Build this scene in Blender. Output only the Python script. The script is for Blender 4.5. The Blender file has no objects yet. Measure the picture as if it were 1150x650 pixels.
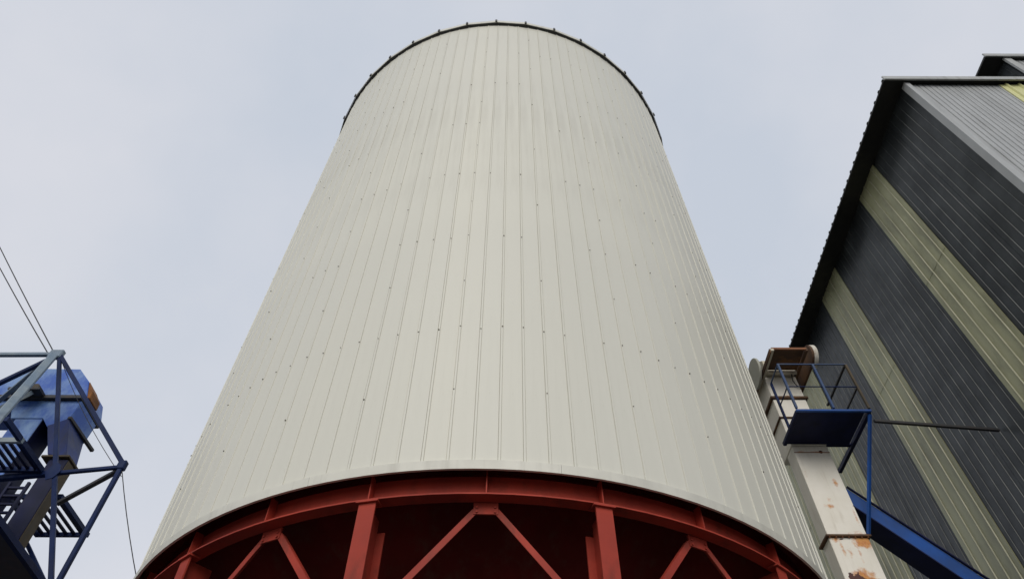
import bpy, math, random
from mathutils import Vector, Matrix
random.seed(7)
R_ = math.radians
S = bpy.context.scene
C = S.collection

# ------------------------------------------------------------------ camera
PITCH, ROLL, FPX, CAMZ = 0.903397, 0.0040524, 758.17, 1.6
cam_d = bpy.data.cameras.new('camera')
cam = bpy.data.objects.new('camera', cam_d)
C.objects.link(cam)
cam_d.sensor_fit = 'HORIZONTAL'
cam_d.sensor_width = 36.0
cam_d.lens = FPX / 1150.0 * 36.0
cam_d.clip_start, cam_d.clip_end = 0.05, 6000
cam.matrix_world = (Matrix.Translation((0, 0, CAMZ)) @ Matrix.Rotation(math.pi / 2 + PITCH, 4, 'X')
                    @ Matrix.Rotation(ROLL, 4, 'Z'))
S.camera = cam

# ------------------------------------------------------------------ view
S.view_settings.view_transform = 'Standard'
S.view_settings.look = 'None'
S.view_settings.exposure = 0.09
S.view_settings.gamma = 1.0
S.render.engine = 'CYCLES'
S.cycles.max_bounces = 6
S.cycles.use_denoising = True

# ------------------------------------------------------------------ overcast daylight
SUN_EL, SUN_X, SUN_Y = R_(33), -0.12, -1.0          # the sun stands behind the photographer
w = bpy.data.worlds.new('World')
S.world = w
w.use_nodes = True
nt = w.node_tree
nt.nodes.clear()
out = nt.nodes.new('ShaderNodeOutputWorld')
bg = nt.nodes.new('ShaderNodeBackground')
bg.inputs['Strength'].default_value = 0.1
sky = nt.nodes.new('ShaderNodeTexSky')
sky.sky_type = 'NISHITA'
sky.sun_disc = False
sky.sun_elevation = SUN_EL
sky.sun_rotation = math.atan2(SUN_X, SUN_Y)
tc = nt.nodes.new('ShaderNodeTexCoord')
nz = nt.nodes.new('ShaderNodeTexNoise')
nz.inputs['Scale'].default_value = 2.3
nz.inputs['Detail'].default_value = 5.0
nz.inputs['Roughness'].default_value = 0.5
ramp = nt.nodes.new('ShaderNodeValToRGB')
ramp.color_ramp.elements[0].position = 0.33
ramp.color_ramp.elements[0].color = (0.56, 0.608, 0.69, 1)      # thin cloud, blue showing through
ramp.color_ramp.elements[1].position = 0.66
ramp.color_ramp.elements[1].color = (0.675, 0.69, 0.745, 1)     # thick pale cloud
gain = nt.nodes.new('ShaderNodeVectorMath')
gain.operation = 'SCALE'
gain.inputs['Scale'].default_value = 10.0
mix = nt.nodes.new('ShaderNodeMix')
mix.data_type = 'RGBA'
mix.inputs[0].default_value = 0.93
smap = nt.nodes.new('ShaderNodeMapping')
smap.inputs['Location'].default_value = (0.35, 0.1, 0.2)
nt.links.new(tc.outputs['Generated'], smap.inputs['Vector'])
nt.links.new(smap.outputs['Vector'], nz.inputs['Vector'])
nt.links.new(nz.outputs['Fac'], ramp.inputs['Fac'])
nt.links.new(ramp.outputs['Color'], gain.inputs[0])
nt.links.new(sky.outputs['Color'], mix.inputs[6])
nt.links.new(gain.outputs['Vector'], mix.inputs[7])
nt.links.new(mix.outputs[2], bg.inputs['Color'])
nt.links.new(bg.outputs['Background'], out.inputs['Surface'])

sun_d = bpy.data.lights.new('sun', 'SUN')
sun_d.energy = 1.5
sun_d.angle = R_(40)
sun_d.color = (1.0, 0.95, 0.86)
sun = bpy.data.objects.new('sun', sun_d)
C.objects.link(sun)
sd = Vector((SUN_X, SUN_Y, 0)).normalized() * math.cos(SUN_EL) + Vector((0, 0, math.sin(SUN_EL)))
sun.rotation_euler = sd.to_track_quat('Z', 'Y').to_euler()


# ------------------------------------------------------------------ materials
class NT:
    """small helper for shader graphs"""
    def __init__(s, name):
        s.m = bpy.data.materials.new(name)
        s.m.use_nodes = True
        s.t = s.m.node_tree
        s.b = s.t.nodes['Principled BSDF']
        s.tc = s.t.nodes.new('ShaderNodeTexCoord')

    def link(s, a, b):
        s.t.links.new(a, b)

    def val(s, x, inp):
        if hasattr(x, 'links'):
            s.link(x, inp)
        else:
            inp.default_value = x

    def noise(s, scale, stretch=(1, 1, 1), detail=4.0, rough=0.55, off=(0, 0, 0)):
        mp = s.t.nodes.new('ShaderNodeMapping')
        mp.inputs['Scale'].default_value = stretch
        mp.inputs['Location'].default_value = off
        s.link(s.tc.outputs['Object'], mp.inputs['Vector'])
        n = s.t.nodes.new('ShaderNodeTexNoise')
        n.inputs['Scale'].default_value = scale
        n.inputs['Detail'].default_value = detail
        n.inputs['Roughness'].default_value = rough
        s.link(mp.outputs['Vector'], n.inputs['Vector'])
        return n.outputs['Fac']

    def ramp(s, f, a, b):
        r = s.t.nodes.new('ShaderNodeMapRange')
        r.interpolation_type = 'SMOOTHSTEP'
        s.link(f, r.inputs['Value'])
        r.inputs['From Min'].default_value = a
        r.inputs['From Max'].default_value = b
        return r.outputs['Result']

    def math(s, op, a, b=0.0):
        n = s.t.nodes.new('ShaderNodeMath')
        n.operation = op
        s.val(a, n.inputs[0])
        s.val(b, n.inputs[1])
        return n.outputs[0]

    def mixc(s, f, a, b):
        n = s.t.nodes.new('ShaderNodeMix')
        n.data_type = 'RGBA'
        s.val(f, n.inputs[0])
        for x, i in ((a, 6), (b, 7)):
            if isinstance(x, tuple):
                x = (*x, 1)
            s.val(x, n.inputs[i])
        return n.outputs[2]

    def spot(s, centre, radius, wobble, scale, stretch=(1, 1, 1), soft=0.02):
        """0..1 mask of an uneven patch around a point of the object"""
        d = s.t.nodes.new('ShaderNodeVectorMath')
        d.operation = 'SUBTRACT'
        s.link(s.tc.outputs['Object'], d.inputs[0])
        d.inputs[1].default_value = centre
        m = s.t.nodes.new('ShaderNodeVectorMath')
        m.operation = 'MULTIPLY'
        s.link(d.outputs['Vector'], m.inputs[0])
        m.inputs[1].default_value = stretch
        l = s.t.nodes.new('ShaderNodeVectorMath')
        l.operation = 'LENGTH'
        s.link(m.outputs['Vector'], l.inputs[0])
        n = s.noise(scale, detail=6.0, rough=0.65)
        k = s.math('MULTIPLY', s.math('SUBTRACT', n, 0.5), wobble)
        e = s.math('SUBTRACT', s.math('ADD', k, radius), l.outputs['Value'])
        return s.ramp(e, -soft, soft)

    def bump(s, f, strength, dist=0.01):
        b = s.t.nodes.new('ShaderNodeBump')
        b.inputs['Strength'].default_value = strength
        b.inputs['Distance'].default_value = dist
        s.link(f, b.inputs['Height'])
        s.link(b.outputs['Normal'], s.b.inputs['Normal'])

    def done(s, col, rough=0.5, metal=0.0, spec=0.5):
        s.val((*col, 1) if isinstance(col, tuple) else col, s.b.inputs['Base Color'])
        s.val(rough, s.b.inputs['Roughness'])
        s.b.inputs['Metallic'].default_value = metal
        s.b.inputs['Specular IOR Level'].default_value = spec
        return s.m


RUST_A, RUST_B = (0.30, 0.10, 0.025), (0.07, 0.022, 0.012)


def painted(name, col, col2=None, rough=0.5, grime=(0.10, 0.085, 0.06), grime_amt=0.25, rust=0.0, bump=0.15, streak=(3, 3, 0.25), spec=0.5):
    n = NT(name)
    col2 = col2 or tuple(c * 0.85 for c in col)
    c = n.mixc(n.ramp(n.noise(1.3), 0.35, 0.65), col, col2)
    g = n.math('MULTIPLY', n.ramp(n.noise(2.2, streak, 6.0, 0.6, (3, 1, 7)), 0.48, 0.75), grime_amt)
    c = n.mixc(g, c, grime)
    if rust > 0:
        r = n.ramp(n.noise(3.5, (1, 1, 0.7), 8.0, 0.7, (9, 2, 4)), 0.72 - rust, 0.76 - rust)
        rc = n.mixc(n.noise(12), RUST_A, RUST_B)
        c = n.mixc(r, c, rc)
    n.bump(n.noise(7.0), bump, 0.004)
    rr = n.math('ADD', n.math('MULTIPLY', n.noise(5.0), 0.25), rough - 0.12)
    return n.done(c, rr, spec=spec)


def silo_paint():
    n = NT('silo_white_paint')
    c = n.mixc(n.ramp(n.noise(0.45, (1, 1, 0.4)), 0.35, 0.65), (0.705, 0.689, 0.596), (0.67, 0.656, 0.575))
    oi = n.t.nodes.new('ShaderNodeObjectInfo')
    c = n.mixc(n.math('MULTIPLY', oi.outputs['Random'], 0.5), c, (0.655, 0.648, 0.578))
    g = n.math('MULTIPLY', n.ramp(n.noise(2.6, (2.2, 2.2, 0.16), 7.0, 0.62), 0.45, 0.80), 0.26)
    c = n.mixc(g, c, (0.40, 0.38, 0.31))
    f = n.math('MULTIPLY', n.ramp(n.noise(26.0, (1, 1, 0.5), 4.0, 0.6), 0.66, 0.76), 0.10)
    c = n.mixc(f, c, (0.30, 0.27, 0.20))
    n.bump(n.noise(2.2, (1.3, 1.3, 0.45), 2.0), 0.4, 0.012)
    rr = n.math('ADD', n.math('MULTIPLY', n.noise(1.2, (1, 1, 0.3)), 0.2), 0.36)
    return n.done(c, rr, spec=0.35)


def leg_paint():
    n = NT('leg_white_paint')
    c = n.mixc(n.ramp(n.noise(1.8), 0.35, 0.65), (0.86, 0.82, 0.74), (0.80, 0.76, 0.67))
    g = n.math('MULTIPLY', n.ramp(n.noise(3.0, (3, 3, 0.5), 6.0, 0.6), 0.5, 0.8), 0.3)
    c = n.mixc(g, c, (0.38, 0.31, 0.20))
    stain = [((0.10, 0, -0.05), 0.04, 0.26, 9, (1, 1, 1.2)), ((0.16, 0, -0.22), 0.03, 0.22, 12, (2.2, 1, 0.5)), ((0.40, 0, -0.30), 0.02, 0.24, 12, (2.4, 1, 0.45)), ((0.60, 0, 0.35), 0.02, 0.2, 12, (2.4, 1, 0.4)), ((0.05, 0, 1.2), 0.0, 0.2, 12, (2.4, 1, 0.4)), ((0.52, 0, 0.04), 0.0, 0.2, 8, (1, 1, 2.0)),
             ((0.55, 0, -0.07), 0.13, 0.30, 9, (0.8, 1, 1.0)), ((0.26, 0, -0.28), 0.03, 0.28, 9, (1.4, 1, 0.8)),
             ((0.24, 0, 0.56), 0.03, 0.30, 9, (0.8, 1, 1.3)), ((0.28, 0, 0.70), 0.0, 0.22, 11, (1, 1, 1)),
             ((0.50, 0, 1.05), 0.04, 0.3, 10, (1.5, 1, 0.7)), ((0.12, 0, 1.72), 0.0, 0.2, 9, (0.5, 1, 2)),
             ((0.45, 0, 1.71), 0.02, 0.22, 9, (0.4, 1, 2.4)), ((0.3, 0, 3.05), 0.05, 0.4, 7, (0.5, 1, 2)),
             ((0.30, 0, -0.92), 0.26, 0.34, 6, (1, 1, 0.8))]
    for ce, ra, wo, sc, st in stain:
        m = n.spot(ce, ra, wo, sc, st, 0.05)
        c = n.mixc(n.math('MULTIPLY', m, 0.93), c, n.mixc(n.ramp(n.noise(11), 0.3, 0.7), (0.46, 0.12, 0.006), (0.66, 0.28, 0.035)))
    for ce, ra, wo, sc, st in [((0.22, 0, -0.92), 0.18, 0.36, 7, (1.1, 1, 0.62)), ((0.33, 0, -1.02), 0.10, 0.2, 9, (1, 1, 0.8)),
                               ((0.20, 0, -0.05), 0.02, 0.06, 12, (0.7, 1, 1.5)),
                               ((0.49, 0, 1.71), 0.035, 0.03, 12, (1, 1, 1))]:
        m = n.spot(ce, ra, wo, sc, st, 0.006)
        c = n.mixc(m, c, n.mixc(n.noise(14), (0.10, 0.022, 0.012), (0.05, 0.012, 0.010)))
    n.bump(n.noise(4.0), 0.2, 0.006)
    return n.done(c, 0.5)


def blue_weathered():
    n = NT('weathered_blue_paint')
    f = n.ramp(n.noise(1.25, (1.2, 1.0, 0.8), 8.0, 0.68, (2.3, 0, 1.1)), 0.38, 0.68)
    c = n.mixc(f, (0.012, 0.085, 0.42), (0.20, 0.33, 0.56))
    f2 = n.math('MULTIPLY', n.ramp(n.noise(5.0, (2, 2, 0.7), 8.0, 0.7, (5, 5, 5)), 0.55, 0.75), 0.6)
    c = n.mixc(f2, c, (0.03, 0.08, 0.24))
    r = n.ramp(n.noise(6.0, (1, 1, 1), 8.0, 0.7, (1, 8, 3)), 0.66, 0.70)
    c = n.mixc(n.math('MULTIPLY', r, 0.8), c, (0.06, 0.06, 0.05))
    n.bump(n.noise(6.0), 0.2, 0.005)
    return n.done(c, 0.42)


def rooflight():
    n = NT('rooflight_grp')
    c = n.mixc(n.ramp(n.noise(0.9, (1, 1, 0.5), 5.0), 0.35, 0.68), (0.39, 0.388, 0.235), (0.27, 0.268, 0.155))
    g = n.math('MULTIPLY', n.ramp(n.noise(2.0, (1.2, 1.2, 0.35), 8.0, 0.68, (4, 4, 4)), 0.46, 0.70), 0.70)
    c = n.mixc(g, c, (0.165, 0.16, 0.10))
    n.bump(n.noise(1.8, (1, 1, 0.6), 3.0), 0.5, 0.02)
    return n.done(c, 0.45)


def rooflight_pale():  # paler, yellower copy of the strip material, used on the gable
    n = NT('rooflight_grp_yellow')
    c = n.mixc(n.ramp(n.noise(0.9, (1, 1, 0.5), 5.0), 0.35, 0.68), (0.66, 0.65, 0.31), (0.58, 0.58, 0.29))
    return n.done(c, 0.45)


def ground_mat():
    n = NT('yard_asphalt')
    c = n.mixc(n.ramp(n.noise(0.35, detail=8.0), 0.35, 0.65), (0.045, 0.043, 0.040), (0.07, 0.067, 0.062))
    c = n.mixc(n.math('MULTIPLY', n.ramp(n.noise(6.0, detail=10.0, rough=0.7), 0.5, 0.7), 0.5), c, (0.035, 0.033, 0.03))
    n.bump(n.noise(25.0, detail=6.0), 0.4, 0.01)
    return n.done(c, 0.85)


M = {
    'silo': silo_paint(),
    'flashing': painted('flashing_white', (0.68, 0.665, 0.585), grime_amt=0.22, rough=0.42),
    'red': painted('red_oxide_paint', (0.415, 0.054, 0.032), (0.30, 0.040, 0.026), rough=0.6, spec=0.2, grime=(0.09, 0.03, 0.02), grime_amt=0.55, streak=(2, 2, 1), bump=0.25),
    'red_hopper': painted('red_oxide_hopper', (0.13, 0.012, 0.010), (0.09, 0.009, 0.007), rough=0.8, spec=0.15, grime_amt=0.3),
    'screw': painted('screw_steel', (0.19, 0.165, 0.125), (0.10, 0.085, 0.065), rough=0.6),
    'rim_dark': painted('rim_dark_steel', (0.055, 0.055, 0.055), rough=0.6),
    'galv': painted('galvanised_trim', (0.42, 0.43, 0.42), rough=0.5, grime_amt=0.3),
    'wall': painted('anthracite_sheet', (0.046, 0.052, 0.056), (0.024, 0.028, 0.031), rough=0.40, grime=(0.016, 0.018, 0.018), grime_amt=0.8, streak=(0.8, 0.8, 0.16), bump=0.3, spec=0.32),
    'wall_glint': painted('painted_sheet_glint', (0.125, 0.135, 0.13), (0.05, 0.055, 0.055), rough=0.5, grime=(0.04, 0.045, 0.045), grime_amt=0.8),  # lighter colour painted as highlight on the rib flanks that face the light
    'rooflight_glint': painted('rooflight_glint', (0.49, 0.48, 0.35), (0.36, 0.36, 0.25), rough=0.5, grime_amt=0.3),  # pale colour painted as the lit rib flanks of the strips
    'gable': painted('grey_sheet', (0.40, 0.41, 0.41), (0.36, 0.37, 0.37), rough=0.45, grime=(0.16, 0.16, 0.15), grime_amt=0.45, streak=(2, 2, 0.15)),
    'soffit': painted('black_soffit', (0.030, 0.031, 0.028), rough=0.7, grime_amt=0.2),
    'rooflight': rooflight(),
    'rooflight_pale': rooflight_pale(),
    'leg': leg_paint(),
    'leg_plain': painted('leg_beige_paint', (0.62, 0.57, 0.46), (0.52, 0.47, 0.36), grime=(0.22, 0.13, 0.06), grime_amt=0.5, rust=0.06),
    'rusty': painted('rusted_plate', (0.13, 0.066, 0.032), (0.06, 0.032, 0.02), rough=0.8, grime=(0.24, 0.11, 0.03), grime_amt=0.7, streak=(2, 2, 1), bump=0.5),
    'orange_rust': painted('orange_rust', (0.27, 0.10, 0.02), (0.09, 0.045, 0.025), rough=0.85, grime=(0.05, 0.03, 0.02), grime_amt=0.8, streak=(2, 2, 1)),
    'rust_edge': painted('rust_edge', (0.19, 0.085, 0.05), (0.30, 0.12, 0.05), rough=0.8, grime_amt=0.4),
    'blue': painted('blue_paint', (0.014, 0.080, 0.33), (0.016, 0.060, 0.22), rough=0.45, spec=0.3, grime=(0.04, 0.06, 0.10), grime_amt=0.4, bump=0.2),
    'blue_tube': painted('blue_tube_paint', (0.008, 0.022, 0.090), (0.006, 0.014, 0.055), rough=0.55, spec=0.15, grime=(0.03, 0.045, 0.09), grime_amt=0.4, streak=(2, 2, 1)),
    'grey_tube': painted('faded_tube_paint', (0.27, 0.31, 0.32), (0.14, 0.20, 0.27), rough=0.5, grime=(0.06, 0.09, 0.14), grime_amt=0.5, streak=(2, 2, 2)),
    'blue_dark': painted('dark_blue_paint', (0.003, 0.007, 0.055), (0.0025, 0.005, 0.032), rough=0.55, spec=0.25, grime=(0.006, 0.006, 0.014), grime_amt=0.5),  # darkened blue; on undersides and side faces it carries painted shade
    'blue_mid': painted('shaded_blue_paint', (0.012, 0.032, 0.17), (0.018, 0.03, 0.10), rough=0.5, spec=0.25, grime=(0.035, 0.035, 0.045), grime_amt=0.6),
    'blue_worn': blue_weathered(),
    'rail': painted('rail_paint', (0.05, 0.085, 0.17), (0.03, 0.065, 0.17), rough=0.5, spec=0.3, grime=(0.12, 0.11, 0.10), grime_amt=0.4, streak=(2, 2, 2)),
    'dark_steel': painted('dark_steel', (0.035, 0.035, 0.038), rough=0.6, grime=(0.09, 0.05, 0.03), grime_amt=0.4),
    'brown_steel': painted('brown_steel', (0.085, 0.06, 0.03), (0.055, 0.04, 0.02), rough=0.7, grime=(0.03, 0.03, 0.03), grime_amt=0.5),
    'disc': painted('grey_guard_paint', (0.42, 0.42, 0.36), rough=0.5, grime_amt=0.25),
    'white_drum': painted('white_drum_paint', (0.72, 0.68, 0.60), rough=0.5, grime=(0.30, 0.16, 0.05), grime_amt=0.7, streak=(2, 2, 2)),
    'wire': painted('cable_black', (0.02, 0.02, 0.022), rough=0.6),
    'ground': ground_mat(),
}


# ------------------------------------------------------------------ mesh helpers
class MB:
    def __init__(s):
        s.v, s.f = [], []

    def add(s, vs, fs):
        o = len(s.v)
        s.v += [tuple(x) for x in vs]
        s.f += [tuple(i + o for i in f) for f in fs]
        return s

    def box(s, x0, x1, y0, y1, z0, z1):
        vs = [(x, y, z) for z in (z0, z1) for y in (y0, y1) for x in (x0, x1)]
        return s.add(vs, [(0, 2, 3, 1), (4, 5, 7, 6), (0, 1, 5, 4), (1, 3, 7, 5), (3, 2, 6, 7), (2, 0, 4, 6)])

    def bar(s, p, q, wd, ht=None, up=(0, 0, 1)):
        """rectangular bar from p to q"""
        p, q = Vector(p), Vector(q)
        ht = ht or wd
        d = (q - p).normalized()
        u = Vector(up)
        if abs(d.dot(u)) > 0.98:
            u = Vector((0, 1, 0))
        a = d.cross(u).normalized() * wd / 2
        b = a.cross(d).normalized() * ht / 2
        vs = [c + i * a + j * b for c in (p, q) for i, j in ((-1, -1), (1, -1), (1, 1), (-1, 1))]
        return s.add(vs, [(0, 1, 2, 3), (7, 6, 5, 4), (0, 4, 5, 1), (1, 5, 6, 2), (2, 6, 7, 3), (3, 7, 4, 0)])

    def tube(s, p, q, r, n=10):
        p, q = Vector(p), Vector(q)
        d = (q - p).normalized()
        u = Vector((0, 0, 1)) if abs(d.z) < 0.95 else Vector((1, 0, 0))
        a = d.cross(u).normalized()
        b = d.cross(a)
        vs = [c + r * (math.cos(t) * a + math.sin(t) * b) for c in (p, q) for t in [2 * math.pi * i / n for i in range(n)]]
        fs = [(i, (i + 1) % n, n + (i + 1) % n, n + i) for i in range(n)]
        return s.add(vs, fs + [tuple(range(n))[::-1], tuple(range(n, 2 * n))])

    def path(s, pts, r, n=6):
        for a, b in zip(pts, pts[1:]):
            s.tube(a, b, r, n)
        return s

    def prism(s, poly, axis, a, b):
        """polygon extruded along an axis; poly holds the other two coordinates in axis order"""
        def mk(p, t):
            q = list(p)
            q.insert(axis, t)
            return q
        n = len(poly)
        vs = [mk(p, a) for p in poly] + [mk(p, b) for p in poly]
        return s.add(vs, [(i, (i + 1) % n, n + (i + 1) % n, n + i) for i in range(n)] + [tuple(range(n))[::-1], tuple(range(n, 2 * n))])

    def hexa(s, lo, hi):
        """solid between two quads"""
        return s.add(list(lo) + list(hi), [(3, 2, 1, 0), (4, 5, 6, 7)] + [(i, (i + 1) % 4, 4 + (i + 1) % 4, 4 + i) for i in range(4)])

    def arc(s, prof, a0, a1, n, close=False):
        """profile of (radius, z) swept round the z axis; angle 0 faces the photographer"""
        m = len(prof)
        k = n if close else n + 1
        vs = []
        for i in range(k):
            t = a0 + (a1 - a0) * i / n
            vs += [(r * math.sin(t), -r * math.cos(t), z) for r, z in prof]
        fs = []
        for i in range(n):
            j = (i + 1) % k
            fs += [(i * m + e, j * m + e, j * m + (e + 1) % m, i * m + (e + 1) % m) for e in range(m)]
        if not close:
            fs += [tuple(range(m))[::-1], tuple(range((k - 1) * m, k * m))]
        return s.add(vs, fs)

    def mesh(s, name, mat, bevel=0.0, smooth=False):
        import bmesh
        me = bpy.data.meshes.new(name)
        me.from_pydata(s.v, [], s.f)
        bm = bmesh.new()
        bm.from_mesh(me)
        bmesh.ops.recalc_face_normals(bm, faces=bm.faces)
        if bevel:
            bmesh.ops.bevel(bm, geom=list(bm.edges), offset=bevel, segments=1, affect='EDGES', clamp_overlap=True)
        bm.to_mesh(me)
        bm.free()
        me.materials.append(mat)
        if smooth:
            me.polygons.foreach_set('use_smooth', [True] * len(me.polygons))
            me.set_sharp_from_angle(angle=R_(35))
        return me

    def build(s, name, mat, parent=None, loc=(0, 0, 0), bevel=0.0, smooth=False):
        return put(name, s.mesh(name, mat, bevel, smooth), parent, loc)


def put(name, me, parent=None, loc=(0, 0, 0), rz=0.0):
    o = bpy.data.objects.new(name, me)
    C.objects.link(o)
    o.location = loc
    o.rotation_euler = (0, 0, rz)
    if parent is not None:
        o.parent = parent
    return o


def tag(o, label, cat, group=None):
    o['label'], o['category'] = label, cat
    if group:
        o['group'] = group
    return o


def thing(name, label, cat, loc=(0, 0, 0), group=None):
    return tag(put(name, None, None, loc), label, cat, group)


# ------------------------------------------------------------------ ground
g = MB().add([(-1500, -1500, 0), (1500, -1500, 0), (1500, 1500, 0), (-1500, 1500, 0)], [(0, 1, 2, 3)]).build('ground', M['ground'])
g['kind'] = 'structure'

# ================================================================== the silo
SX, SY = -0.3681, 10.5803
RAD, Z0, Z1 = 5.0, 5.776, 19.95
silo = thing('silo', 'huge white ribbed steel silo standing on a red steel ring and columns', 'silo', (SX, SY, 0))


def pol(r, t, z):
    return (r * math.sin(t), -r * math.cos(t), z)


STEP = R_(3.0)
PH = R_(-0.16)
ZP = 5.885                      # foot of the ribbed sheets, above the smooth flashing


def panel_mesh(height_jitter=0.0):
    prof = [(-0.0180, 0.0), (-0.0155, -0.0035), (-0.0120, 0.0085), (0.0095, 0.0085), (0.0128, -0.0035), (0.0155, 0.0), (0.2426, 0.0), (0.2426, -0.03), (-0.0180, -0.03)]
    b = MB()
    m = len(prof)
    vs = [pol(RAD + h, s_ / RAD, z) for z in (ZP, Z1) for s_, h in prof]
    fs = [(i, (i + 1) % m, m + (i + 1) % m, m + i) for i in range(m)] + [tuple(range(m))[::-1], tuple(range(m, 2 * m))]
    return b.add(vs, fs).mesh('cladding_panel', M['silo'])


pm = panel_mesh()
K0, K1 = -23, 23
for k in range(K0, K1):
    o = put('cladding_panel', pm, silo, (0, 0, 0), PH + k * STEP)
    q = 1 + random.uniform(-0.0005, 0.0005)
    o.scale = (q, q, 1)
# the far side of the silo, which nobody sees, closes the drum
MB().arc([(RAD - 0.03, ZP), (RAD, ZP), (RAD, Z1), (RAD - 0.03, Z1)], PH + K1 * STEP, PH + K0 * STEP + 2 * math.pi, 70).build('rear_cladding', M['silo'], silo)
MB().arc([(4.72, 6.12), (4.93, 6.16), (4.93, 19.9), (4.72, 19.9)], 0, 2 * math.pi, 96, True).build('added_light_block_drum', M['red_hopper'], silo, smooth=True)  # drum added to stop light leaking in behind the cladding
for k in range(-3, 9):
    b = MB().arc([(RAD - 0.004, Z0), (RAD + 0.024, Z0), (RAD + 0.028, ZP - 0.004), (RAD + 0.020, ZP), (RAD - 0.004, ZP - 0.001)], R_(30 * k + 10) + 0.0006, R_(30 * k + 40), 12)
    b.build('base_flashing', M['flashing'], silo, smooth=True)

# screws: every rib along the rails, every fourth rib half way between them
sc = MB()


def screw(t, z):
    s_ = random.uniform(0.55, 0.95)
    r0, r1 = RAD + 0.004, RAD + 0.017
    n = 6
    vs = []
    for r, q in ((r0, 0.0125 * s_), (r1, 0.0105 * s_)):
        for i in range(n):
            a = 2 * math.pi * i / n
            vs.append(pol(r, t + q * math.cos(a) / RAD, z + q * math.sin(a)))
    sc.add(vs, [(i, (i + 1) % n, n + (i + 1) % n, n + i) for i in range(n)] + [tuple(range(n, 2 * n))])


for k in range(K0, K1):
    t = PH + k * STEP
    for i, z in enumerate((7.91, 9.95, 11.89, 13.9, 15.9, 17.9)):
        if random.random() < (0.9 if z < 9 else 0.72 if z < 13 else 0.4):
            screw(t + random.uniform(-0.0009, 0.0009), z + random.uniform(-0.03, 0.03))
    for z in (6.87, 8.9, 10.92, 12.9, 14.9, 16.9, 18.9):
        if (k + 1) % 4 == 0:
            screw(t + random.uniform(-0.001, 0.001), z + random.uniform(-0.04, 0.04))
    if k % 3 == 1:
        screw(t, ZP - 0.04)
o = sc.build('cladding_screws', M['screw'], silo)
o['kind'] = 'stuff'

# roof with its rim
NB = 41
BPH = R_(-0.85)
MB().arc([(0.3, 21.35), (RAD + 0.05, 20.06), (RAD + 0.05, 20.00), (0.3, 21.25)], BPH, BPH + 2 * math.pi, NB, True).build('roof', M['galv'], silo)
MB().arc([(4.92, 19.93), (RAD + 0.066, 19.955), (RAD + 0.066, 20.0), (4.92, 20.0)], BPH, BPH + 2 * math.pi, NB, True).build('rim_flange', M['rim_dark'], silo)
MB().arc([(RAD + 0.070, 19.97), (RAD + 0.084, 19.97), (RAD + 0.084, 20.11), (RAD + 0.070, 20.11)], BPH, BPH + 2 * math.pi, NB, True).build('rim_trim', M['flashing'], silo)
bm_ = MB().box(-0.026, 0.026, -RAD - 0.115, -RAD - 0.086, 19.96, 20.09)
bm_ = bm_.mesh('rim_bracket', M['rim_dark'], 0.004)
for k in range(-7, 8):
    put('rim_bracket', bm_, silo, (0, 0, 0), BPH + k * 2 * math.pi / NB)

# red ring beam: bottom flange, web, top flange as one rolled ring; stiffeners are its sub-parts
NS = 26
SPH = R_(1.44)
DS = 2 * math.pi / NS
ring = MB()
ring.arc([(4.770, 5.560), (4.915, 5.560), (4.915, 5.576), (4.806, 5.576), (4.806, 5.835), (4.770, 5.835)],
         SPH, SPH + 2 * math.pi, 112, True)
ring = ring.build('ring_beam', M['red'], silo, smooth=True)
st = MB().box(-0.006, 0.006, -4.905, -4.807, 5.577, 5.86).mesh('stiffener', M['red'])
# columns, gusset plates and the raking braces between them
cm = MB()
cm.box(-0.088, 0.088, -4.900, -4.882, 0.03, 5.535)
cm.box(-0.007, 0.007, -4.882, -4.572, 0.03, 5.535)
cm.box(-0.088, 0.088, -4.572, -4.554, 0.03, 5.40)
cm.box(-0.115, 0.115, -4.93, -4.80, 5.536, 5.558)
cm = cm.mesh('column', M['red'])
bp = MB().box(-0.2, 0.2, -5.0, -4.45, 0.004, 0.03).mesh('base_plate', M['red'])
gm = MB().box(-0.122, 0.122, -4.765, -4.745, 5.432, 5.559)
gm = gm.mesh('gusset_plate', M['red'])


def brace_mesh(sgn):
    b = MB()
    p = Vector((sgn * 0.105, -4.752, 5.475))
    q = Vector(pol(4.86, sgn * (DS - 0.02), 4.30)) 
    b.bar(p, q, 0.010, 0.062, up=(0, 0, 1))
    d = (q - p).normalized()
    up = Vector((0, 1, 0))
    off = d.cross(up).normalized() * (0.030 * sgn)
    b.bar(p + off + Vector((0, 0.036, 0)), q + off + Vector((0, 0.036, 0)), 0.062, 0.008)
    return b.mesh('brace', M['red'])


bolt = MB().tube((0, 0, 0), (0, -0.012, 0), 0.012, 6).mesh('bolt', M['red'])
brm = {-1: brace_mesh(-1), 1: brace_mesh(1)}
for k in range(NS):
    t = SPH + k * DS
    kk = (k + 13) % NS - 13
    if -6 <= kk <= 6:
        put('stiffener', st, ring, (0, 0, 0), t)
    if k % 2 == 1:
        o = put('column', cm, silo, (0, 0, 0), t)
        put('base_plate', bp, o)
    else:
        o = put('gusset_plate', gm, silo, (0, 0, 0), t)
        if -6 <= kk <= 6:
            for bx in (-0.09, 0.09):
                for bz in (5.455, 5.505):
                    put('bolt', bolt, o, (bx, -4.766, bz))
        for sgn in (-1, 1):
            put('brace', brm[sgn], silo, (0, 0, 0), t)
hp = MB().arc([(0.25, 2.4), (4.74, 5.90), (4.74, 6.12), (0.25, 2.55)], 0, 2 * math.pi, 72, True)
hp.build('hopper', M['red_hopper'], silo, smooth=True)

# ================================================================== grey shed on the right
WX, GY, EZ = 8.7, 5.67, 16.2          # face of the long wall, face of the gable, height of the eaves
EX, EY = 22.0, 22.0                   # far ends
shed = thing('shed', 'tall grey ribbed metal shed with dark long wall and pale translucent strips', 'building', (WX, GY, 0))
OX, OY = WX, GY


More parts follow.
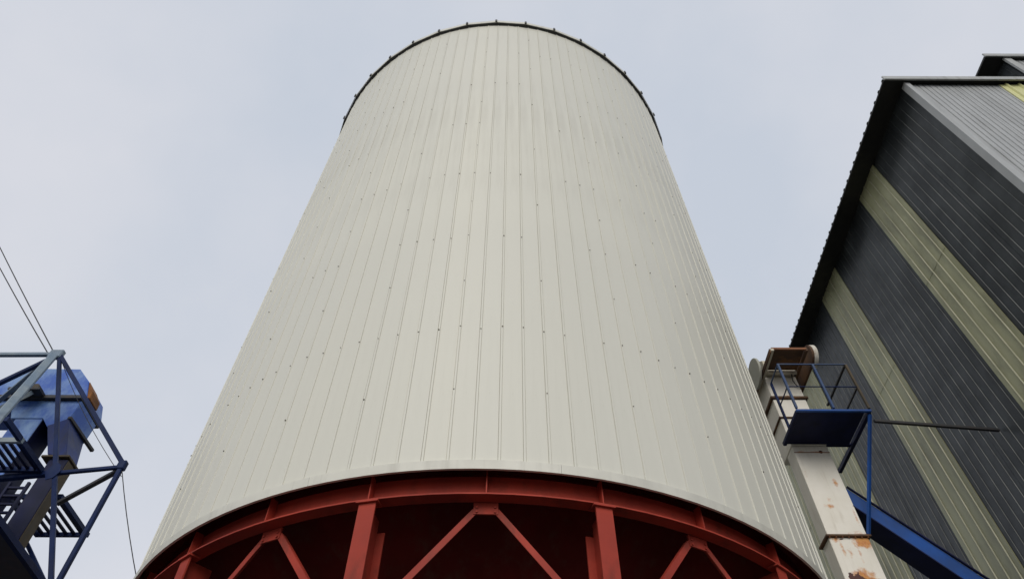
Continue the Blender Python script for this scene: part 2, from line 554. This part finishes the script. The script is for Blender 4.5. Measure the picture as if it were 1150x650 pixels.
def sheet(parent, name, mat, axis, a, b, z0, z1, pitch, rib_h, base, rib_w=0.03, lip=0.0, edge=None):
    """one profiled sheet; axis 0: on the gable (runs along x, faces -y), axis 1: on the long wall (runs along y, faces -x)"""
    n = max(1, round((b - a) / pitch))
    p = (b - a) / n
    prof = [(a, 0.0)]
    for i in range(n):
        c = a + (i + 0.5) * p
        prof += [(c - rib_w, 0.0), (c - rib_w * 0.45, rib_h), (c + rib_w * 0.45, rib_h), (c + rib_w, 0.0)]
    prof += [(b, 0.0), (b, -0.02), (a, -0.02)]
    m = len(prof)
    if axis == 1:
        vs = [(base - h - lip - OX, s_ - OY, z) for z in (z0, z1) for s_, h in prof]
    else:
        vs = [(s_ - OX, base - h - lip - OY, z) for z in (z0, z1) for s_, h in prof]
    fs = [(i, (i + 1) % m, m + (i + 1) % m, m + i) for i in range(m)] + [tuple(range(m))[::-1], tuple(range(m, 2 * m))]
    o = MB().add(vs, fs).build(name, mat, parent)
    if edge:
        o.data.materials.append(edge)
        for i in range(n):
            o.data.polygons[1 + 4 * i].material_index = 1  # only the flank turned to the light takes the painted highlight
    return o


lw = MB().box(0.04, 0.20, 0.10, EY - OY, 0, EZ + 0.09).build('long_wall', M['wall'], shed)
strips = [(7.70, 8.68), (10.78, 11.93), (13.90, 15.08), (17.0, 18.1)]
edges = [GY + 0.004]
for a, b in strips:
    edges += [a, b]
edges += [EY]
for i in range(0, len(edges), 2):
    a, b = edges[i], edges[i + 1]
    n = round(b - a)
    for j in range(n):
        y0, y1 = a + (b - a) * j / n, a + (b - a) * (j + 1) / n
        sheet(lw, 'wall_sheet', M['wall'], 1, y0 + 0.004, y1 - 0.004, 0, EZ + 0.09, 0.205, 0.013, WX + 0.015 + random.uniform(-0.003, 0.003), 0.011, 0.0, M['wall_glint'])
for a, b in strips:
    zl = random.uniform(12.6, 13.1)
    sheet(lw, 'translucent_strip', M['rooflight'], 1, a + 0.002, b - 0.002, zl - 0.1, EZ + 0.088, 0.26, 0.022, WX - 0.010, 0.013, 0.0, M['rooflight_glint'])
    sheet(lw, 'translucent_strip', M['rooflight'], 1, a + 0.004, b - 0.004, 0, zl, 0.26, 0.022, WX - 0.004, 0.013, 0.0, M['rooflight_glint'])

gw = MB().box(0.22, EX - OX, 0.04, 0.20, 0, EZ - 0.03).build('gable_wall', M['gable'], shed)
x = WX + 0.07
gst = (10.77, 11.92)
MB().box(-0.045, 0.065, -0.045, 0.0, 0, EZ - 0.01).box(-0.045, 0.0, 0.001, 0.10, 0, EZ - 0.01).build('corner_flashing', M['gable'], gw)
for a, b in ((x, gst[0]), (gst[1], EX)):
    n = round((b - a) / 0.95)
    for j in range(n):
        sheet(gw, 'gable_sheet', M['gable'], 0, a + (b - a) * j / n + 0.003, a + (b - a) * (j + 1) / n - 0.003, 0, EZ - 0.01, 0.128, -0.024, GY + 0.01, 0.014)
sheet(gw, 'translucent_strip', M['rooflight_pale'], 0, gst[0] + 0.002, gst[1] - 0.002, 0, EZ - 0.012, 0.26, 0.036, GY - 0.006, 0.03)

rf = MB().prism([(8.20 - OX, EZ), (WX - OX, EZ + 0.10), (EX - OX, EZ + 0.10), (EX - OX, EZ + 0.16), (WX - OX, EZ + 0.16), (8.20 - OX, EZ + 0.045)], 1, 5.575 - OY, EY - OY)
rf = rf.build('roof', M['soffit'], shed)
rr = MB()
y = 5.62
while y < EY:
    ya, yb = y - 0.04 - OY, y + 0.04 - OY
    rr.hexa([(8.192 - OX, ya, EZ + 0.046), (WX - OX, ya, EZ + 0.161), (WX - OX, yb, EZ + 0.161), (8.192 - OX, yb, EZ + 0.046)],
            [(8.192 - OX, ya + 0.02, EZ + 0.075), (WX - OX, ya + 0.02, EZ + 0.19), (WX - OX, yb - 0.02, EZ + 0.19), (8.192 - OX, yb - 0.02, EZ + 0.075)])
    y += 0.25
rr.build('roof_ribs', M['soffit'], rf)
MB().box(8.19 - OX, EX - OX, 5.535 - OY, 5.574 - OY, EZ - 0.03, EZ + 0.13).build('fascia', M['galv'], rf, bevel=0.006)

# raised roof monitor
MX, MY, MZ = 12.88, 6.2, 19.3
mo = MB().box(MX + 0.04 - OX, EX - 0.3 - OX, MY + 0.04 - OY, EY - 0.5 - OY, EZ + 0.07, MZ - 0.02).build('roof_monitor', M['wall'], shed)
for j in range(9):
    a = MX + 0.16 + j * 0.97
    sheet(mo, 'gable_sheet', M['gable'], 0, a + 0.003, a + 0.967, EZ + 0.12, MZ - 0.01, 0.128, -0.024, MY + 0.01, 0.014)
MB().box(MX - 0.03 - OX, MX + 0.155 - OX, MY - 0.05 - OY, MY - OY, EZ + 0.12, MZ - 0.01).build('corner_flashing', M['galv'], mo)
for j in range(12):
    a = MY + 0.06 + j * 1.0
    sheet(mo, 'wall_sheet', M['wall'], 1, a + 0.003, a + 0.997, EZ + 0.12, MZ - 0.01, 0.205, 0.017, MX + 0.02, 0.011)
MB().box(12.38 - OX, EX - 0.25 - OX, 6.13 - OY, EY - 0.4 - OY, MZ, MZ + 0.06).build('monitor_roof', M['soffit'], mo)
MB().box(12.36 - OX, EX - 0.25 - OX, 6.09 - OY, 6.129 - OY, MZ - 0.03, MZ + 0.14).build('fascia', M['galv'], mo, bevel=0.006)

# ================================================================== white bucket elevator beside the silo
LX0, LX1, LY = 5.195, 5.845, 10.0
FZ = 7.80
elev = thing('grain_elevator', 'rust stained white grain elevator leg between white silo and grey shed', 'grain elevator', (LX0, LY, 0))
LW = LX1 - LX0


def leg(z0, z1, d, org, mat='leg', inset=0.0):
    o = MB().box(inset, LW - inset, 0, d, z0 - org, z1 - org).build('leg_casing', M[mat], elev, (0, 0, org), bevel=0.008)
    return o


def flange(par, z, d, mat='rusty', t=0.05, e=0.045):
    MB().box(-e, LW + e, -e, d + e, z - t / 2 - FZ, z + t / 2 - FZ).build('flange', M[mat], par, bevel=0.004)


l1 = leg(0.0, FZ - 0.022, 0.33, FZ)
flange(l1, FZ, 0.33, t=0.036)
fb = MB().tube((0, 0, -0.034), (0, 0, -0.018), 0.014, 6).mesh('bolt', M['rust_edge'])
for i in range(7):
    put('bolt', fb, l1, (0.01 + i * 0.105, -0.022, 0))
l2 = leg(FZ + 0.022, 9.64, 0.33, FZ)
MB().box(-0.004, LW + 0.004, -0.006, 0.0, 9.49 - FZ, 9.505 - FZ).build('weld_seam', M['rust_edge'], l2)
l3 = leg(9.66, 10.80, 0.60, FZ)
flange(l3, 10.32, 0.60, t=0.03, e=0.03)
l4 = leg(10.86, 11.42, 0.60, FZ)
flange(l4, 10.83, 0.60)
# head: cream casing, rusted hood reaching forward, guards and drums
hd = MB()
hd.prism([(-0.14, 11.44), (0.95, 11.44), (1.05, 11.7), (0.95, 11.9), (0.6, 12.05), (0.15, 12.0), (-0.14, 11.75)], 0, 0.02, LW - 0.02)
hd = hd.build('head_casing', M['leg_plain'], elev, bevel=0.01)
h2 = MB().box(0.012, LW - 0.012, -0.745, -0.17, 11.44, 11.465)
hood = h2.build('hood', M['rusty'], elev, bevel=0.006)
MB().box(-0.03, LW + 0.03, -0.78, -0.747, 11.42, 11.475).build('lip', M['rust_edge'], hood, bevel=0.005)
MB().box(0.03, LW - 0.03, -0.168, -0.12, 11.37, 11.435).build('cross_bar', M['leg_plain'], hood)
MB().box(-0.055, 0.008, -0.79, 0.85, 11.37, 11.437).build('side_rail', M['leg_plain'], hood, bevel=0.005)
MB().box(-0.075, -0.056, -0.77, 0.85, 11.34, 11.44).build('side_plate', M['rusty'], hood)
MB().box(LW - 0.006, LW + 0.03, -0.79, 0.35, 11.37, 11.437).build('side_rail', M['rusty'], hood, bevel=0.005)
# round end cover on the silo side, belt guard on the shed side
dx, dy, dz = -0.17, 0.03, 11.53
cv = MB().tube((dx, dy, dz), (dx + 0.05, dy, dz), 0.33, 32)
cv = cv.build('round_cover', M['disc'], elev, bevel=0.008)
MB().tube((dx + 0.05, dy, dz), (0.02, dy, dz), 0.09, 12).build('shaft', M['dark_steel'], cv)
MB().box(dx - 0.03, dx + 0.05, dy + 0.24, dy + 0.40, dz + 0.22, dz + 0.30).build('bracket', M['rusty'], cv)
gd = MB()
gx0, gx1 = LW + 0.12, LW + 0.30
ca, cb, r1, r2 = (-0.50, 11.48), (0.40, 11.44), 0.245, 0.20
poly = [(ca[0] + r1 * math.cos(t), ca[1] + r1 * math.sin(t)) for t in [math.pi / 2 + math.pi * i / 12 for i in range(13)]]
poly += [(cb[0] + r2 * math.cos(t), cb[1] + r2 * math.sin(t)) for t in [-math.pi / 2 + math.pi * i / 10 for i in range(11)]]
gd = gd.prism(poly, 0, gx0, gx0 + 0.05).build('belt_guard', M['rusty'], elev, bevel=0.006)
gr = MB()
pr = [(ca[0] + r1 * 1.02 * math.cos(t), ca[1] + r1 * 1.02 * math.sin(t)) for t in [math.pi * 2 * i / 32 for i in range(32)]]
gr.prism(pr, 0, gx0 + 0.051, gx0 + 0.135).build('drum', M['white_drum'], gd, bevel=0.01)
MB().tube((LW - 0.02, 0.1, 11.6), (gx0 + 0.02, 0.1, 11.6), 0.05, 10).build('shaft', M['dark_steel'], gd)
cb_ = MB().path([(0.52, -0.13, 11.38), (0.50, -0.10, 11.22), (0.56, -0.06, 11.12), (0.63, -0.04, 11.10), (0.67, -0.02, 11.2)], 0.010)
cb_.build('cable_loop', M['wire'], elev)

# ------------------------------------------------------------------ blue service platform
PZ = 9.68
plat = thing('service_platform', 'blue steel service platform with open handrail on the white elevator leg', 'platform', (5.07, 9.07, PZ))
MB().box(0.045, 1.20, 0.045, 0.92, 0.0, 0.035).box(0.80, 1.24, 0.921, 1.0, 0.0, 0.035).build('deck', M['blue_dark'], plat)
MB().box(-0.02, 1.31, -0.01, 0.04, -0.012, 0.034).build('edge_beam', M['blue'], plat, bevel=0.004)
MB().box(-0.02, 0.04, 0.041, 0.95, -0.02, 0.05).build('edge_beam', M['blue_dark'], plat, bevel=0.004)
MB().box(1.245, 1.31, 0.041, 1.75, -0.03, 0.05).build('edge_beam', M['blue_dark'], plat, bevel=0.004)
RH = 1.15
for (px, py, mt) in ((0.0, 0.0, 'rail'), (0.66, 0.0, 'rail'), (1.29, 0.0, 'brown_steel'), (0.0, 0.52, 'blue_tube')):
    MB().box(px - 0.018, px + 0.018, py - 0.02, py + 0.024, 0.056, RH).build('post', M[mt], plat)
for z, th in ((RH + 0.012, 0.018), (0.58, 0.013)):
    MB().bar((-0.02, 0.0, z), (1.31, 0.0, z), th * 1.4, th).build('rail', M['rail'] if z > 1 else M['blue_tube'], plat)
    MB().bar((0.0, 0.022, z), (0.0, 0.54, z), th * 1.4, th).build('rail', M['rail'] if z > 1 else M['blue_tube'], plat)
    MB().bar((1.29, 0.022, z), (1.29, 1.15, z), th * 2.2, th * 1.6).build('rail', M['dark_steel'], plat)
MB().bar((1.285, 0.06, -0.03), (0.795, 0.915, FZ + 0.03 - PZ), 0.046, 0.046).build('strut', M['blue'], plat)

tie = MB().bar((6.385, 9.15, 9.52), (8.675, 9.37, 9.51), 0.05, 0.05)
tag(tie.build('tie_bar', M['dark_steel']), 'thin black bar running from the blue platform to the dark shed wall', 'bar')

# ------------------------------------------------------------------ blue chute from the elevator leg
chute = thing('blue_chute', 'bright blue square chute sloping from the white elevator leg towards the shed', 'chute', (5.86, 10.02, 8.75))
p0, p1 = Vector((0.0, 0, 0.0)), Vector((2.80, 0, -3.04))
d = (p1 - p0).normalized()
up = Vector((-d.z, 0, d.x)) * -1
if up.z < 0:
    up = -up
tk = 0.26
b = MB()
lo = [p0 + Vector((0, 0, 0)), p0 - up * tk, p0 - up * tk + Vector((0, 0.42, 0)), p0 + Vector((0, 0.42, 0))]
hi = [v + (p1 - p0) for v in lo]
b.hexa(lo, hi).build('chute_body', M['blue'], chute, bevel=0.006)
MB().bar(p0 + up * 0.012 + Vector((0, -0.02, 0)), p1 + up * 0.012 + Vector((0, -0.02, 0)), 0.04, 0.022, up=up).build('top_lip', M['blue_dark'], chute)
MB().bar(p0 + d * 0.25 - up * (tk + 0.011) + Vector((0, 0.2, 0)), p1 - up * (tk + 0.011) + Vector((0, 0.2, 0)), 0.44, 0.02, up=up).build('bottom_plate', M['blue_dark'], chute)  # dark sheet painting the shade on the chute's underside

# ================================================================== left: blue mast, elevator and walkways
mast = thing('lattice_mast', 'tubular blue lattice mast with a pointed top in front of the blue elevator head', 'mast', (-6.07, 8.7, 0))
QX, QY = -6.07, 8.7


def T(p, q, name, mat, wd, par=mast):
    p = Vector(p) - Vector((QX, QY, 0))
    q = Vector(q) - Vector((QX, QY, 0))
    return MB().bar(p, q, wd, wd).build(name, M[mat], par, bevel=wd * 0.12)


APX = (-8.36, 8.7, 10.66)
NR = (-6.07, 8.7, 8.16)
T((-6.07, 8.7, 0.0), NR, 'post', 'blue_tube', 0.068)
T((-10.7, 8.7, 0.0), (-10.7, 8.7, 8.1), 'post', 'blue_tube', 0.075)
T((-8.32, 8.7, 10.60), (-6.09, 8.7, 8.21), 'rafter', 'blue_tube', 0.075)
T((-8.40, 8.7, 10.60), (-10.66, 8.7, 8.15), 'rafter', 'blue_tube', 0.075)
T((-8.34, 8.70, 10.60), (-5.87, 8.70, 5.68), 'diagonal', 'blue_tube', 0.064)
T((-6.11, 8.70, 8.13), (-7.04, 8.72, 8.03), 'beam', 'blue_tube', 0.06)
T((-7.08, 8.72, 8.03), (-10.66, 8.76, 7.6), 'beam', 'blue_tube', 0.085)
T((-6.10, 8.73, 8.10), (-7.45, 9.65, 8.12), 'brace', 'dark_steel', 0.07)
T((-8.42, 8.66, 10.56), (-7.29, 7.3, 6.70), 'raking_strut', 'grey_tube', 0.13)
T((-8.5, 8.7, 10.64), (-12.0, 8.7, 10.60), 'head_beam', 'grey_tube', 0.075)
T((-8.5, 8.72, 10.58), (-11.2, 10.6, 9.6), 'rafter', 'grey_tube', 0.08)
T((-8.0, 10.05, 7.78), (-6.6, 10.05, 6.37), 'brace', 'blue_tube', 0.06)
MB().box(-2.47, -2.22, -0.06, 0.05, 10.53, 10.73).build('cap_plate', M['grey_tube'], mast, bevel=0.02)
MB().box(-0.07, 0.06, -0.05, 0.05, 8.08, 8.24).build('gusset_plate', M['blue_tube'], mast, bevel=0.015)
MB().prism([(-1.10, 8.00), (-1.02, 7.86), (-0.93, 7.90), (-0.88, 8.01), (-0.93, 8.14), (-1.03, 8.2)], 1, -0.05, -0.038).build('gusset_plate', M['blue_tube'], mast)

wires = [((-8.62, 8.72, 10.70), (-14.2, 9.08, 16.76), 0.012), ((-8.50, 8.72, 10.70), (-15.2, 9.08, 18.28), 0.012)]
lab = ['thin black guy wire running up from the mast top, the lower of two', 'thin black guy wire running up from the mast top, the upper of two']
for (p, q, r), l in zip(wires, lab):
    mid = [Vector(p).lerp(Vector(q), i / 10) - Vector((0, 0, 0.05 * (1 - (i / 5 - 1) ** 2))) for i in range(11)]
    tag(MB().path(mid, r).build('guy_wire', M['wire']), l, 'wire', 'guy wires of the blue mast')
pts = [Vector((-6.03, 8.7, 8.06)).lerp(Vector((-4.33, 8.7, 5.24)), i / 8) + Vector((-0.03, 0, -0.05)) * (1 - (i / 4 - 1) ** 2) for i in range(9)]
tag(MB().path(pts, 0.007).build('hanging_cable', M['wire']), 'thin dark cable hanging from the right corner of the blue mast', 'cable')
tag(MB().path([Vector((-8.31, 8.78, 10.55)).lerp(Vector((-6.05, 8.78, 8.02)), i / 8) - Vector((0.0, 0, 0.09)) * (1 - (i / 4 - 1) ** 2) for i in range(9)], 0.006).build('slack_cable', M['wire']),
    'thin slack cable strung beside the right rafter of the blue mast', 'cable')

# ------------------------------------------------------------------ blue elevator
HX, HY = -8.66, 9.6
be = thing('bucket_elevator', 'weathered blue bucket elevator head with spout behind the lattice mast', 'grain elevator', (HX, HY, 0))


def PX(poly):
    return [(a - HX, z) for a, z in poly]


hb = MB().prism(PX([(-10.26, 10.42), (-9.95, 10.76), (-9.55, 11.18), (-8.60, 11.17), (-8.26, 10.83), (-8.10, 10.42)]), 1, 0.0, 0.75).build('head_casing', M['blue_worn'], be, bevel=0.01)
MB().prism(PX([(-8.262, 10.85), (-8.08, 10.60), (-8.06, 10.425), (-8.25, 10.425)]), 1, 0.03, 0.40).build('end_hood', M['orange_rust'], hb, bevel=0.008)
MB().box(-10.5 - HX, -8.14 - HX, -0.07, 0.82, 10.335, 10.415).build('flange', M['dark_steel'], be, bevel=0.005)
MB().prism(PX([(-10.3, 10.33), (-8.15, 10.33), (-8.16, 9.89), (-8.47, 9.70), (-8.655, 9.90), (-9.25, 9.90), (-9.4, 10.2), (-10.3, 10.2)]), 1, 0.01, 0.72).build('lower_hood', M['blue_worn'], be, bevel=0.006)
tr = MB().box(-0.50, 0.0, 0.02, 0.50, 0, 9.895).build('trunk', M['blue_worn'], be, bevel=0.008)
MB().box(0.001, 0.012, 0.03, 0.50, 0.1, 9.88).build('side_plate', M['blue_dark'], tr)  # darker blue sheet that paints the shade on the trunk's right face
MB().box(-1.70, -1.20, 0.02, 0.50, 0, 10.19).build('trunk', M['blue_worn'], be, bevel=0.008)
# spout and the long chute below it
s0 = [(-8.47, 9.60, 9.72), (-8.16, 9.60, 9.90), (-8.14, 10.25, 9.90), (-8.47, 10.25, 9.72)]
s1 = [(-8.12, 9.60, 9.08), (-7.76, 9.60, 9.02), (-7.74, 9.95, 9.06), (-8.10, 9.95, 9.08)]
s2 = [(-8.03, 9.61, 0.01), (-7.64, 9.61, 0.01), (-7.64, 9.84, 0.01), (-8.03, 9.84, 0.01)]
s3 = [(-8.03, 9.61, 9.00), (-7.70, 9.61, 8.97), (-7.70, 9.84, 8.97), (-8.03, 9.84, 9.00)]
O = Vector((HX, HY, 0))
sh = lambda q, dx=0, dz=0: [Vector(v) - O + Vector((dx, 0, dz)) for v in q]
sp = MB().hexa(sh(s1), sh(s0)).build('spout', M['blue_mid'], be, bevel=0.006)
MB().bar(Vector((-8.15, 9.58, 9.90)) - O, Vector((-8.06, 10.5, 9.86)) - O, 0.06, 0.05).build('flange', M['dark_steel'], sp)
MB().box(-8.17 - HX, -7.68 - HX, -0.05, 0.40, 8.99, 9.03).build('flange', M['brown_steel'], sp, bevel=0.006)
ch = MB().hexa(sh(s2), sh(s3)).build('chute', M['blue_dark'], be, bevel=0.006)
q1, q2 = sh([(-7.697, 9.62, 8.95), (-7.6375, 9.62, 0.1)])
MB().hexa([q2, q2 + Vector((0.012, 0, 0)), q2 + Vector((0.012, 0.21, 0)), q2 + Vector((0, 0.21, 0))],
          [q1, q1 + Vector((0.012, 0, 0)), q1 + Vector((0.012, 0.21, 0)), q1 + Vector((0, 0.21, 0))]).build('side_plate', M['brown_steel'], ch)
MB().tube((-9.05 - HX, -0.20, 10.50), (-9.05 - HX, 0.0, 10.50), 0.085, 14).build('bearing', M['brown_steel'], be, bevel=0.01)
MB().box(-9.45 - HX, -8.85 - HX, -0.28, -0.075, 10.36, 10.41).build('bearing_shelf', M['dark_steel'], be)
MB().bar((-9.02 - HX, -0.2, 10.34), (-9.16 - HX, -0.45, 9.7), 0.08, 0.08).build('shelf_strut', M['grey_tube'], be)

# ------------------------------------------------------------------ walkways of slats


def walkway(label, x0, x1, y0, y1, z, n, sw):
    t = thing('walkway', label, 'walkway', (x1, y1, z), 'slatted walkways of the blue elevator')
    L, W_ = x1 - x0, y1 - y0
    MB().box(-0.05, 0.0, -W_, 0, -0.05, 0.03).build('side_beam', M['blue_tube'], t)
    MB().box(-L, -L + 0.05, -W_, 0, -0.05, 0.03).build('side_beam', M['blue_tube'], t)
    MB().box(-L, 0, 0.001, 0.05, -0.05, 0.03).build('end_beam', M['blue_tube'], t)
    MB().box(-L, 0, -W_ - 0.05, -W_ - 0.001, -0.05, 0.03).build('end_beam', M['grey_tube'] if 'upper' in label else M['blue_tube'], t)
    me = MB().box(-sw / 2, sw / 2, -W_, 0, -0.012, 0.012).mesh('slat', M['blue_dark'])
    for i in range(n):
        put('slat', me, t, (-L + 0.05 + (L - 0.1) * (i + 0.5) / n, 0, 0))
    return t


walkway('lower slatted steel walkway behind the sloping blue chute', -8.80, -7.82, 10.17, 11.30, 8.6, 6, 0.062)
wk = walkway('upper slatted steel walkway in front of the blue elevator trunk', -9.0, -7.22, 7.98, 8.62, 8.05, 14, 0.05)

MB().box(-0.055, 0.0, -1.15, -0.70, -0.05, 0.03).build('beam_end', M['blue_tube'], wk)

# ------------------------------------------------------------------ ladder
ld = thing('ladder', 'dark steel rung ladder hanging beside the sloping blue chute', 'ladder', (-8.06, 9.2, 0))
for xx in (0.0, 0.30):
    MB().box(xx - 0.02, xx + 0.02, -0.025, 0.025, 0.01, 8.2).build('stile', M['blue_dark'], ld)
rg = MB().box(0.021, 0.279, -0.02, 0.02, -0.016, 0.016).mesh('rung', M['blue_dark'])
for i in range(53):
    put('rung', rg, ld, (0, 0, 0.3 + i * 0.15))

# ------------------------------------------------------------------ flat canopy low on the left
cv_ = thing('canopy', 'flat dark canopy with a blue edge in the lower left corner below the mast', 'canopy', (-5.10, 4.0, 5.5))
cv_.rotation_euler = (0, 0, R_(3.2))
MB().box(-2.2, -0.031, 0, 8, 0.012, 0.05).build('deck', M['blue_dark'], cv_)
MB().box(-2.2, -0.031, 0, 8, 0.0, 0.011).build('bottom_plate', M['dark_steel'], cv_)
MB().box(-0.03, 0.03, 0, 8, -0.01, 0.06).build('edge_angle', M['blue_tube'], cv_)
for xx, yy in ((-1.9, 0.3), (-0.2, 0.3), (-1.9, 7.6), (-0.2, 7.6)):
    MB().box(xx - 0.06, xx + 0.06, yy - 0.06, yy + 0.06, -5.5, -0.002).build('leg', M['blue_dark'], cv_)
